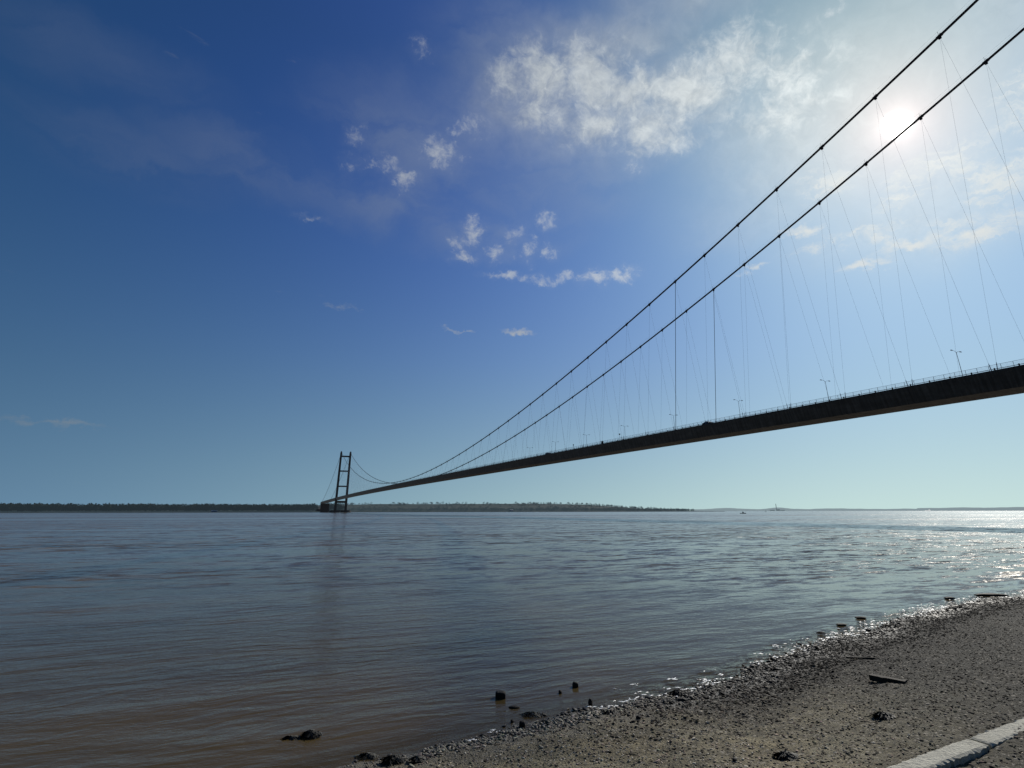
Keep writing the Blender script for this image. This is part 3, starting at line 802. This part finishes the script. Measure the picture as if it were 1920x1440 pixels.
# main cables with clamps
TOPZ = ZT
YA = L + 505.0                    # anchorage on the far bank
def side_z(Y):
    t = (Y - L) / (YA - L); return TOPZ + (16.0 - TOPZ) * t - 4 * 15.0 * t * (1 - t)
for X in (-HS, HS):
    k = 1
    while L + k * SP * 1.0 < YA - 30:
        yy = L + k * SP
        if yy < YE - 10: 
            a = Vector((X, yy + 9, deck_z(yy + 9) + .2)); c = Vector((X, yy, side_z(yy)))
            if c.z > a.z + 3: mb.tube([a, c], .04, 4)
        k += 1
o = bpart(mb, 'hanger', M_hang); o['kind'] = 'stuff'
for X in (-HS, HS):
    cb = MB()
    ys = list(np.arange(5, L, SP / 2)) + [L]
    cb.tube([(X, y, cable_z(y)) for y in ys], .33, 10)
    ys2 = list(np.linspace(L, YA, 24))
    cb.tube([(X, y, side_z(y)) for y in ys2], .33, 8)
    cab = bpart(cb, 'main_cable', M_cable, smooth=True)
    hr = MB()
    for dxh in (-.45, .45):
        hr.tube([(X + dxh, y, cable_z(y) + 1.25) for y in ys if y < 700], .013, 4)
    bpart(hr, 'hand_rope', M_hang, cab)
    far_ = MB()
    for k in ks:
        y = Yc(k)
        sl_ = (cable_z(y + 1) - cable_z(y - 1)) / 2
        dv = Vector((0, 1, sl_)).normalized(); c = Vector((X, y, cable_z(y)))
        mm = MB() if k < 40 else far_
        hl = .75
        mm.tube([c - dv * hl, c - dv * .7, c + dv * .7, c + dv * hl], [.34, .43, .43, .34], 8)
        mm.box(X - .08, X + .08, y - .34, y + .34, c.z - .95, c.z - .3)
        for dxh in (-.45, .45):
            mm.tube([(X + dxh * .8, y, c.z + .2), (X + dxh, y, c.z + 1.3)], .035, 4)
        if k < 40 and k >= -2: 
            bpart(mm, 'cable_clamp', M_cable, cab)
    o = bpart(far_, 'cable_clamp', M_cable, cab); o['kind'] = 'stuff'
# south tower
mbs = []
TB = 5.2
for sx in (-1, 1):
    mb = MB()
    def lx(z): return sx * (11.9 - 1.0 * (z / 139.6))
    def sz(z): return (5.2 - 1.0 * z / 139.6, 6.0 - 1.2 * z / 139.6)
    zs = [TB, 25, 60, 95, 130, 138.2]
    for a, b in zip(zs[:-1], zs[1:]):
        mb.frustum((lx(a), L, a), sz(a), (lx(b), L, b), sz(b))
    leg = bpart(mb, 'tower_leg', M_conc_d)
    sd = MB(); sd.frustum((lx(139), L, 138.2), (4.0, 6.0), (lx(139), L, 141.6), (3.0, 3.6)); sd.frustum((lx(139), L, 141.6), (2.2, 2.6), (lx(139) , L, 142.6), (1.2, 1.4))
    bpart(sd, 'cable_saddle', M_conc_d, leg)
for zc_, hh in ((130.3, 3.4), (95.3, 3.2), (59.8, 3.2)):
    mb = MB(); x_ = 11.9 - zc_ / 139.6 - 2.2
    mb.box(-x_, x_, L - 2, L + 2, zc_ - hh / 2, zc_ + hh / 2); bpart(mb, 'cross_beam', M_conc_d)
mb = MB(); mb.box(-9.0, 9.0, L - 2.5, L + 2.5, 21.6, 26.6); bpart(mb, 'cross_beam', M_conc_d)
for sx in (-1, 1):
    mb = MB(); mb.tube([(sx * 12.6, L, -6), (sx * 12.6, L, 4.6)], 12.2, 32)
    bpart(mb, 'caisson', M_conc_d)
mb = MB(); mb.box(-20, 20, L - 7, L + 7, 4.6, 5.3); bpart(mb, 'pier_plinth', M_conc_d)
# anchorage block on the far bank, and a pier by the shore
mb = MB()
mb.frustum((0, YA + 8, -1), (42, 60), (0, YA + 8, 9), (40, 56)); mb.frustum((0, YA + 8, 9), (30, 34), (0, YA + 14, 15), (26, 14))
bpart(mb, 'anchorage', M_conc_d)
mb = MB()
for y in (YE - 14,): mb.box(-12, 12, y, y + 14, -1, deck_z(y) - 4.3)
bpart(mb, 'end_pier', M_conc_d)

# ------------------------------------------------------------------ things on the deck
M_lamp = material('lamp_column_steel', (0.10, 0.105, 0.12), .6, .3)
def make_lamp():
    root = empty('street_lamp')
    mb = MB(); mb.tube([(0, 0, 0), (0, 0, 1.3), (0, 0, 1.32), (0, 0, 8.9)], [.11, .11, .075, .05], 8)
    mb.build('lamp_post', M_lamp, root)
    for sx in (-1, 1):
        mb = MB(); mb.tube([(0, 0, 8.7), (sx * .5, 0, 9.1), (sx * 1.5, 0, 9.28)], [.045, .04, .035], 6); mb.build('arm', M_lamp, root)
        mb = MB(); mb.frustum((sx * 1.9, 0, 9.16), (.8, .24), (sx * 1.9, 0, 9.34), (.55, .15)); mb.build('lamp_head', M_lamp, root)
    return root
lamp_y = [88.0, 125.2, 161.4, 198.5, 235.4, 272.2, 309.2, 346.3]
lamp_lab = ['twin armed lamp post on the deck, largest and farthest right', 'twin armed lamp post on the deck, second from the right edge', 'twin armed lamp post on the deck, third from the right',
            'twin armed lamp post beside the darker vertical hanger of the near cable', 'twin armed lamp post on the deck next to the small camera mast', 'twin armed lamp post just left of the little dark cabinet',
            'twin armed lamp post right of the farther car on the deck', 'tiny faint twin armed lamp post, last one towards the tower']
proto = make_lamp()
for i, y in enumerate(lamp_y):
    o = proto if i == 0 else copy_tree(proto)
    o.location = (0, y, dz_end(y) + .0)
    tag(o, lamp_lab[i], 'street lamp', 'twin armed lamp posts along the bridge deck')
M_car = material('car_paint_dark', (0.012, 0.013, 0.016), .35, .5)
M_glass = material('car_glass', (0.02, 0.025, 0.03), .1, .5)
M_tyre = material('tyre_rubber', (0.012, 0.012, 0.012), .9, .2)
def make_car():
    root = empty('parked_car'); root.name = 'car'
    prof = [(-2.15, .30), (-2.2, .62), (-2.1, .88), (-1.45, .98), (-.75, 1.42), (-.2, 1.52), (.75, 1.48), (1.55, 1.12), (2.05, 1.02), (2.18, .70), (2.12, .30)]
    mb = MB(); vs_ = []
    for sx in (-1, 1):
        for y, z_ in prof: vs_.append((sx * (.90 if z_ < 1.0 else .90 - (z_ - 1.0) * .42), y, z_))
    n = len(prof); fs_ = [tuple(range(n)), tuple(range(2 * n - 1, n - 1, -1))]
    for i in range(n): j = (i + 1) % n; fs_.append((j, i, n + i, n + j))
    mb.add(vs_, fs_); mb.build('body', M_car, root)
    for sx in (-1, 1):
        mb = MB(); xx = .895
        pts = [(-1.25, 1.04), (-.70, 1.36), (.70, 1.40), (1.35, 1.10)]
        mb.add([(sx * (.90 - (z_ - 1.0) * .42 + .008), y, z_) for y, z_ in pts], [(0, 1, 2, 3)]); mb.build('side_window', M_glass, root)
    mb = MB(); mb.add([(-.80, -1.40, 1.01), (.80, -1.40, 1.01), (.68, -.82, 1.40), (-.68, -.82, 1.40)], [(0, 1, 2, 3)]); mb.build('windscreen', M_glass, root)
    for sx in (-1, 1):
        for y in (-1.35, 1.35):
            wm = MB(); wm.tube([(sx * .72, y, .33), (sx * .93, y, .33)], .33, 14)
            wo = wm.build('wheel', M_tyre, root); rm = MB(); rm.tube([(sx * .925, y, .33), (sx * .945, y, .33)], .19, 10); rm.build('rim', M_rail, wo)
    return root
car = make_car(); car.location = (-9.0, 168.8, dz_end(168.8) + .17)
tag(car, 'dark car on the bridge deck at the darker vertical hanger of the far cable', 'car')
car.name = 'car'
c2 = copy_tree(car); c2.location = (-9.0, 301.8, dz_end(301.8) + .17); tag(c2, 'tiny dark car far along the deck, left of the cabinet', 'car')
mb = MB(); mb.box(-.35, .35, -.45, .45, 0, 1.45); mb.box(-.39, .39, -.49, .49, 1.45, 1.52)
o = mb.build('roadside_cabinet', M_dark); o.location = (-11.4, 238.5, dz_end(238.5)); tag(o, 'small dark upright cabinet behind the deck railing', 'cabinet')
cm = empty('camera_mast', (-11.4, 223.5, dz_end(223.5))); tag(cm, 'short thin mast with a small dark camera box above the deck railing', 'mast')
mb = MB(); mb.tube([(0, 0, 0), (0, 0, 2.9)], .05, 6); mb.build('mast_pole', M_dark, cm)
mb = MB(); mb.box(-.22, .22, -.28, .28, 2.9, 3.4); mb.build('camera_box', M_dark, cm)
o = MB(); o.tube([(0, 0, 0), (0, 0, 2.6)], [.09, .06], 6); o.box(-.25, .25, -.04, .04, 2.2, 2.9); o = o.build('road_sign', M_dark); o.location = (-11.4, 267, dz_end(267)); tag(o, 'small dark post sign behind the railing, between the cabinet and the farther car', 'sign')

# ------------------------------------------------------------------ far banks
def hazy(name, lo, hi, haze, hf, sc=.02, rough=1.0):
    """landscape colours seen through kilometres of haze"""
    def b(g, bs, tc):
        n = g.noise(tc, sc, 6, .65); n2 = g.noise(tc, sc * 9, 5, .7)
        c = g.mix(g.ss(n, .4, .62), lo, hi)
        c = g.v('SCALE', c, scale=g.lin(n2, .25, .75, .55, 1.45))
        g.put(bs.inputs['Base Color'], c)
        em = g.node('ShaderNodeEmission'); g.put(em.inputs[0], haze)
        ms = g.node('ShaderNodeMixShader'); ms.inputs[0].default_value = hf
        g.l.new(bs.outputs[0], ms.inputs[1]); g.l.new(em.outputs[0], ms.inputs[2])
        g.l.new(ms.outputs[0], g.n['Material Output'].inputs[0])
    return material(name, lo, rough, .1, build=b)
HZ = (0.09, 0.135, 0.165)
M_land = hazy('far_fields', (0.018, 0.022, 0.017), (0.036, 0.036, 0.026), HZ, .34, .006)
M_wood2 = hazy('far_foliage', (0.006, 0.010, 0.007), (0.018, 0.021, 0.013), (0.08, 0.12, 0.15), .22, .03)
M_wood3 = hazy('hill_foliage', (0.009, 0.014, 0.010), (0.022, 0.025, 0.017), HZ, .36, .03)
BY = 1880.0
def bank_y(x): return BY + 18 * np.sin(x / 170.0) + 10 * np.sin(x / 61.0 + 1) + np.clip(x - 900, 0, 5000) * .12
def ridge(x):        # height of the skyline behind the bank
    return np.interp(x, [-3600, -900, -500, -100, 60, 300, 600, 900, 1150, 1300, 1450, 1600, 1700], [12, 12, 13, 16, 27, 32, 34, 35, 35, 32, 22, 9, 2])
xs = np.arange(-3600, 1720, 12.0); dd = np.concatenate([[-6, 0, 3, 8], np.geomspace(15, 1500, 26)])
X_, D_ = np.meshgrid(xs, dd)
rz_ = ridge(X_)
H_ = np.where(D_ <= 0, -1.0, 1.5 + (rz_ - 1.5) * np.clip(D_ / 520, 0, 1) ** .75)
H_ = H_ + np.where(D_ > 8, 5 * fbm(X_ / 130, D_ / 130, 4, 2) * np.clip(D_ / 200, 0, 1), 0)
H_ = np.where(D_ > 700, H_ - (D_ - 700) * .02, H_)
V = np.stack([X_.ravel(), (bank_y(X_) + D_).ravel(), H_.ravel()], 1)
nu, nv = len(xs), len(dd)
i_ = np.arange(nu - 1)[None] + nu * np.arange(nv - 1)[:, None]
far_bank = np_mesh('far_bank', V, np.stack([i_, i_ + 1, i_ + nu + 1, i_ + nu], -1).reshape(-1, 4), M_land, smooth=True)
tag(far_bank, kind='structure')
def land_h(x, d_):
    h = 1.5 + (ridge(x) - 1.5) * np.clip(d_ / 520, 0, 1) ** .75 + 5 * fbm(x / 130, d_ / 130, 4, 2) * np.clip(d_ / 200, 0, 1)
    return np.where(d_ > 700, h - (d_ - 700) * .02, h)
def leaves(n, cx_, cy2, cz_, rx, ry, rz2, size, rs):
    """a crown: many small leaf-clump faces spread through an uneven volume"""
    th = rs.uniform(0, 6.283, n); ph = np.arccos(rs.uniform(-.75, 1, n)); r_ = rs.uniform(.45, 1.08, n)
    lump = 1 + .28 * np.sin(3 * th + rs.uniform(0, 6)) * np.sin(2 * ph)
    P = np.stack([cx_ + rx * r_ * lump * np.sin(ph) * np.cos(th), cy2 + ry * r_ * lump * np.sin(ph) * np.sin(th), cz_ + rz2 * r_ * np.cos(ph)], 1)
    a = rs.standard_normal((n, 3)); a /= np.linalg.norm(a, axis=1)[:, None]
    b = rs.standard_normal((n, 3)); b -= (b * a).sum(1)[:, None] * a; b /= np.linalg.norm(b, axis=1)[:, None]
    s_ = size * rs.uniform(.5, 1.3, n)[:, None]
    Q = np.stack([P - a * s_ - b * s_ * .6, P + a * s_ - b * s_ * .7, P + a * s_ * .8 + b * s_, P - a * s_ * .7 + b * s_ * .8], 1)
    return Q.reshape(-1, 3)
def wood(name, pts, mat, label, hmin, hmax, nl_, seed):
    rs = np.random.default_rng(seed); Q = []
    for (x, y, z) in pts:
        h = rs.uniform(hmin, hmax); r_ = h * rs.uniform(.38, .6)
        Q.append(leaves(nl_, x, y, z + h * .52, r_, r_, h * .5, h * .085, rs))
    Q = np.concatenate(Q)
    F = np.arange(len(Q)).reshape(-1, 4)
    o = np_mesh(name, Q, F, mat); tag(o, label, 'woodland', kind='stuff'); return o
pts = []
for i in range(1150):
    x = rng.uniform(-1050, 20) if i > 60 else rng.uniform(20, 60); d_ = abs(rng.normal(0, 38)) + 5
    if -20 < x < 22 and d_ < 120: continue
    pts.append((x, float(bank_y(x) + d_), float(land_h(x, d_))))
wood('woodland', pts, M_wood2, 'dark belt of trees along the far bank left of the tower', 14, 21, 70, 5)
pts = []
for i in range(2300):
    x = rng.uniform(-40, 1560)
    if rng.uniform() < .5: d_ = abs(rng.normal(0, 22)) + 4; 
    else:
        d_ = rng.uniform(30, 560)
        if vnoise(np.array([x / 90.]), np.array([d_ / 60.]), 8)[0] < .42: continue
    if -22 < x < 24 and d_ < 120: continue
    pts.append((x, float(bank_y(x) + d_), float(land_h(x, d_)) - .5))
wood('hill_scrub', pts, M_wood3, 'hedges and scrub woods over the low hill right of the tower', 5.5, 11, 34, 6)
bpy.data.objects['hill_scrub']['category'] = 'scrub'
# trees that stand out on the skyline
def tree(label, x, d_, h, wd, seed, group, mat=None):
    rs = np.random.default_rng(seed); z = float(land_h(np.array(float(x)), np.array(float(d_))))
    root = empty('tree', (x, float(bank_y(x) + d_), z - .3)); tag(root, label, 'tree', group)
    Q = np.concatenate([leaves(110, 0, 0, h * .58, wd * .5, wd * .5, h * .42, h * .07, rs), leaves(60, wd * .2, 0, h * .5, wd * .36, wd * .4, h * .3, h * .06, rs)])
    c = np_mesh('crown', Q, np.arange(len(Q)).reshape(-1, 4), mat or M_wood3); c.parent = root
    tb = MB(); tb.tube([(0, 0, 0), (0, 0, h * .3), (h * .04, 0, h * .55)], [h * .03, h * .022, h * .01], 6)
    tb.tube([(0, 0, h * .28), (-h * .14, 0, h * .5)], [h * .015, h * .006], 5); tb.tube([(0, 0, h * .32), (h * .05, h * .1, h * .55)], [h * .014, h * .005], 5)
    tb.build('trunk', mat or M_wood3, root)
def x_at(px):   # world X on the far land for an image pixel column, for placing landmarks
    return CX + (BY + 480 - CY) * math.tan(math.atan((px - 971.95) / 1005.56 * 1.0) * 1.0 + YAW)
sky_tr = []
def azx(azd, d_=480): return CX + (BY + d_ - CY) * math.tan(R(azd))
spec_t = [(11.4, 9, 13), (11.9, 8, 12), (14.6, 8, 18), (15.1, 10, 16), (15.7, 9, 15), (28.5, 9, 9), (29.4, 10, 12), (29.9, 8, 9), (30.4, 10, 13), (30.9, 9, 11), (31.4, 10, 10), (31.9, 7, 9), (33.2, 6, 8), (35.4, 6, 10), (21.0, 5, 12), (24.6, 5, 9)]
lab_t = ['rounded tree on the skyline nearest the tower on its right', 'second rounded tree close right of the tower on the skyline', 'broad flat topped tree, left one of the dark clump above the deck end', 'tall broad tree in the middle of the dark clump right of the tower',
         'right hand tree of the dark clump right of the tower', 'small lone tree left of the skyline grove on the hill', 'first tree of the skyline grove on the hill, from the left', 'narrow tree second in the skyline grove on the hill', 'tallest tree in the middle of the skyline grove on the hill',
         'tree right of the tallest one in the skyline grove', 'fifth tree of the skyline grove on the hill', 'small tree at the right end of the skyline grove', 'low bushy tree alone right of the skyline grove', 'low bushy tree on the hill near its right hand slope',
         'low wide tree on the hill above the white building', 'low wide tree on the hill between the white building and the grove']
for i, (a_, h, wd) in enumerate(spec_t):
    tree(lab_t[i], azx(a_), 480, h, wd, 100 + i, 'trees standing out on the far skyline')
# pale buildings on the far bank
M_white = material('render_white', (0.45, 0.47, 0.48), .8, .2)
M_roofp = material('pale_roof', (0.25, 0.26, 0.28), .8, .2)
def house(name, label, az_, d_, wd, dp, h, wallm, roofm):
    x = azx(az_, d_); y = float(bank_y(x) + d_); root = empty(name, (x, y, float(land_h(np.array(x), np.array(float(d_)))) - .3)); tag(root, label, 'building')
    mb = MB(); mb.box(-wd / 2, wd / 2, -dp / 2, dp / 2, 0, h); mb.build('wall', wallm, root)
    mb = MB(); e = .4
    mb.add([(-wd / 2 - e, -dp / 2 - e, h + .003), (wd / 2 + e, -dp / 2 - e, h + .003), (wd / 2 + e, dp / 2 + e, h + .003), (-wd / 2 - e, dp / 2 + e, h + .003), (-wd / 2 - e, 0, h + dp * .3), (wd / 2 + e, 0, h + dp * .3)],
           [(0, 1, 5, 4), (2, 3, 4, 5), (1, 2, 5), (3, 0, 4), (0, 3, 2, 1)]); mb.build('roof', roofm, root)
    for k in range(3):
        mb = MB(); xx = -wd / 2 + wd * (k + .5) / 3; mb.box(xx - .6, xx + .6, -dp / 2 - .06, -dp / 2 - .003, h * .35, h * .7); mb.build('window', M_dark, root)
house('white_building', 'small white building by the water below the low hill', 22.9, 6, 11, 8, 3.6, M_white, M_white)
house('boathouse', 'low pale roofed building among the dark trees on the left bank', -4.4, 0.5, 15, 7, 2.2, M_roofp, M_white)

# far coast on the right with its works chimney
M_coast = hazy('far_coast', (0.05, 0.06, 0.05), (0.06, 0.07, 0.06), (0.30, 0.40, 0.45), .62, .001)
xs = np.linspace(41.0, 80.0, 420)
V = []; 
for a_ in xs:
    D0 = 9500.0; hh = 22 + 30 * (fbm(np.array(a_ * .55), np.array(0.), 5, 44) + .3) + (10 if a_ > 59 else 0) + 26 * math.exp(-((a_ - 48.4) / 1.0) ** 2) + 12 * math.exp(-((a_ - 44.0) / 1.2) ** 2)
    hh = max(6, float(hh)); sa, ca = math.sin(R(a_)), math.cos(R(a_))
    for D_1, z in ((D0, -2), (D0 + 20, 4), (D0 + 500, hh * .7), (D0 + 1100, hh), (D0 + 2500, hh * .8)): V.append((CX + sa * D_1, CY + ca * D_1, z))
V = np.array(V); F = []
for i in range(len(xs) - 1):
    for k in range(4): F.append((i * 5 + k, (i + 1) * 5 + k, (i + 1) * 5 + k + 1, i * 5 + k + 1))
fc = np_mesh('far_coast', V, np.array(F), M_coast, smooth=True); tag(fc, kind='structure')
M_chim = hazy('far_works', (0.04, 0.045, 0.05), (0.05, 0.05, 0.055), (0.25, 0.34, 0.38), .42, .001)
def polar(az_, D): return (CX + math.sin(R(az_)) * D, CY + math.cos(R(az_)) * D)
wx, wy = polar(48.35, 9300)
wk = empty('cement_works', (wx, wy, 2), R(-48)); tag(wk, 'hazy works with one tall thin chimney on the far coast', 'factory')
mb = MB(); mb.tube([(0, 0, 0), (0, 0, 100)], [6, 4], 12); mb.build('chimney', M_chim, wk)
for x_, w_, h_ in ((-60, 70, 14), (20, 50, 22), (80, 60, 12)):
    mb = MB(); mb.box(x_ - w_ / 2, x_ + w_ / 2, -20, 20, 0, h_); mb.build('building_block', M_chim, wk)

# ------------------------------------------------------------------ boats
M_hull = material('hull_dark', (0.02, 0.022, 0.026), .5, .3)
def hull(mb, ln, bm_, fb):
    n = 9; ys = np.linspace(-ln / 2, ln / 2, n); vs_, fs_ = [], []
    for i, y in enumerate(ys):
        t_ = i / (n - 1); wd = bm_ * .5 * (1 - max(0, (t_ - .55) / .45) ** 2.0 * .96); sh = fb * (1 + .35 * max(0, t_ - .5) * 2)
        vs_ += [(-wd, y, sh), (-wd * .75, y, -.12), (wd * .75, y, -.12), (wd, y, sh), (wd * .88, y, sh), (wd * .65, y, .05), (-wd * .65, y, .05), (-wd * .88, y, sh)]
    for i in range(n - 1):
        for k in range(8): k2 = (k + 1) % 8; fs_.append((i * 8 + k, (i + 1) * 8 + k, (i + 1) * 8 + k2, i * 8 + k2))
    fs_ += [(0, 1, 2, 3), ((n - 1) * 8, (n - 1) * 8 + 3, (n - 1) * 8 + 2, (n - 1) * 8 + 1)]
    mb.add(vs_, fs_)
bx_, by_, _z = w(248.0, 626.0)
bt = empty('fishing_boat', (bx_, by_, 0), R(-135)); tag(bt, 'small low dark boat with a narrow upright wheelhouse amidships, out on the bright water', 'boat')
mb = MB(); hull(mb, 6.0, 2.1, .62); mb.build('hull', M_hull, bt)
mb = MB(); mb.frustum((0, -.1, .3), (1.3, 1.5), (0, -.05, 1.9), (1.1, 1.15)); mb.box(-.62, .62, -.72, .62, 1.9, 1.98); wh = mb.build('wheelhouse', M_hull, bt)
for sx in (-1, 1):
    mb = MB(); mb.box(min(sx * .60, sx * .62), max(sx * .60, sx * .62), -.40, .35, 1.25, 1.7); mb.build('window', M_glass, wh)
mb = MB(); mb.tube([(0, -.2, 1.98), (0, -.2, 3.2)], [.05, .03], 6); mb.build('mast', M_dark, bt)
mb = MB(); mb.box(-.16, .16, -3.25, -2.95, .25, 1.0); mb.box(-.08, .08, -3.2, -3.0, -.3, .25); mb.build('outboard_motor', M_dark, bt)
bu = empty('channel_buoy', w(629, 1441)); tag(bu, 'tiny dark channel buoy floating beyond the small boat', 'buoy')
mb = MB(); mb.tube([(0, 0, -.4), (0, 0, .2), (0, 0, .9)], [1.5, 1.6, 1.3], 14); mb.build('float', M_dark, bu)
mb = MB()
for sx, sy2 in ((-1, -1), (1, -1), (1, 1), (-1, 1)): mb.tube([(sx * .8, sy2 * .8, .9), (sx * .25, sy2 * .25, 3.4)], .09, 5)
mb.tube([(0, 0, 3.3), (0, 0, 4.3)], [.5, .05], 8); mb.build('lattice_top', M_dark, bu)
sx_, sy3 = polar(59.7, 6200)
sp = empty('ship', (sx_, sy3, 0), R(25)); tag(sp, 'tiny bright white ship low on the water before the far coast', 'ship')
M_ship = hazy('ship_white_glow', (0.75, 0.75, 0.74), (0.8, 0.8, 0.8), (0.95, 0.97, 0.97), .6, .001)  # white glow mixed in so the backlit ship still looks bright
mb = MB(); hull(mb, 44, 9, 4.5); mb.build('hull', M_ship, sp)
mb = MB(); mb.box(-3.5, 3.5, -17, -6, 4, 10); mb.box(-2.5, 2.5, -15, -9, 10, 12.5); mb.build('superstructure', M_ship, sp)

# ------------------------------------------------------------------ render
scene.render.engine = 'CYCLES'
scene.cycles.max_bounces = 5
scene.cycles.diffuse_bounces = 2
scene.cycles.glossy_bounces = 3
scene.cycles.sample_clamp_indirect = 3.0
scene.cycles.sample_clamp_direct = 4.0
scene.cycles.use_denoising = True
world.cycles.sampling_method = 'MANUAL'
world.cycles.sample_map_resolution = 1024
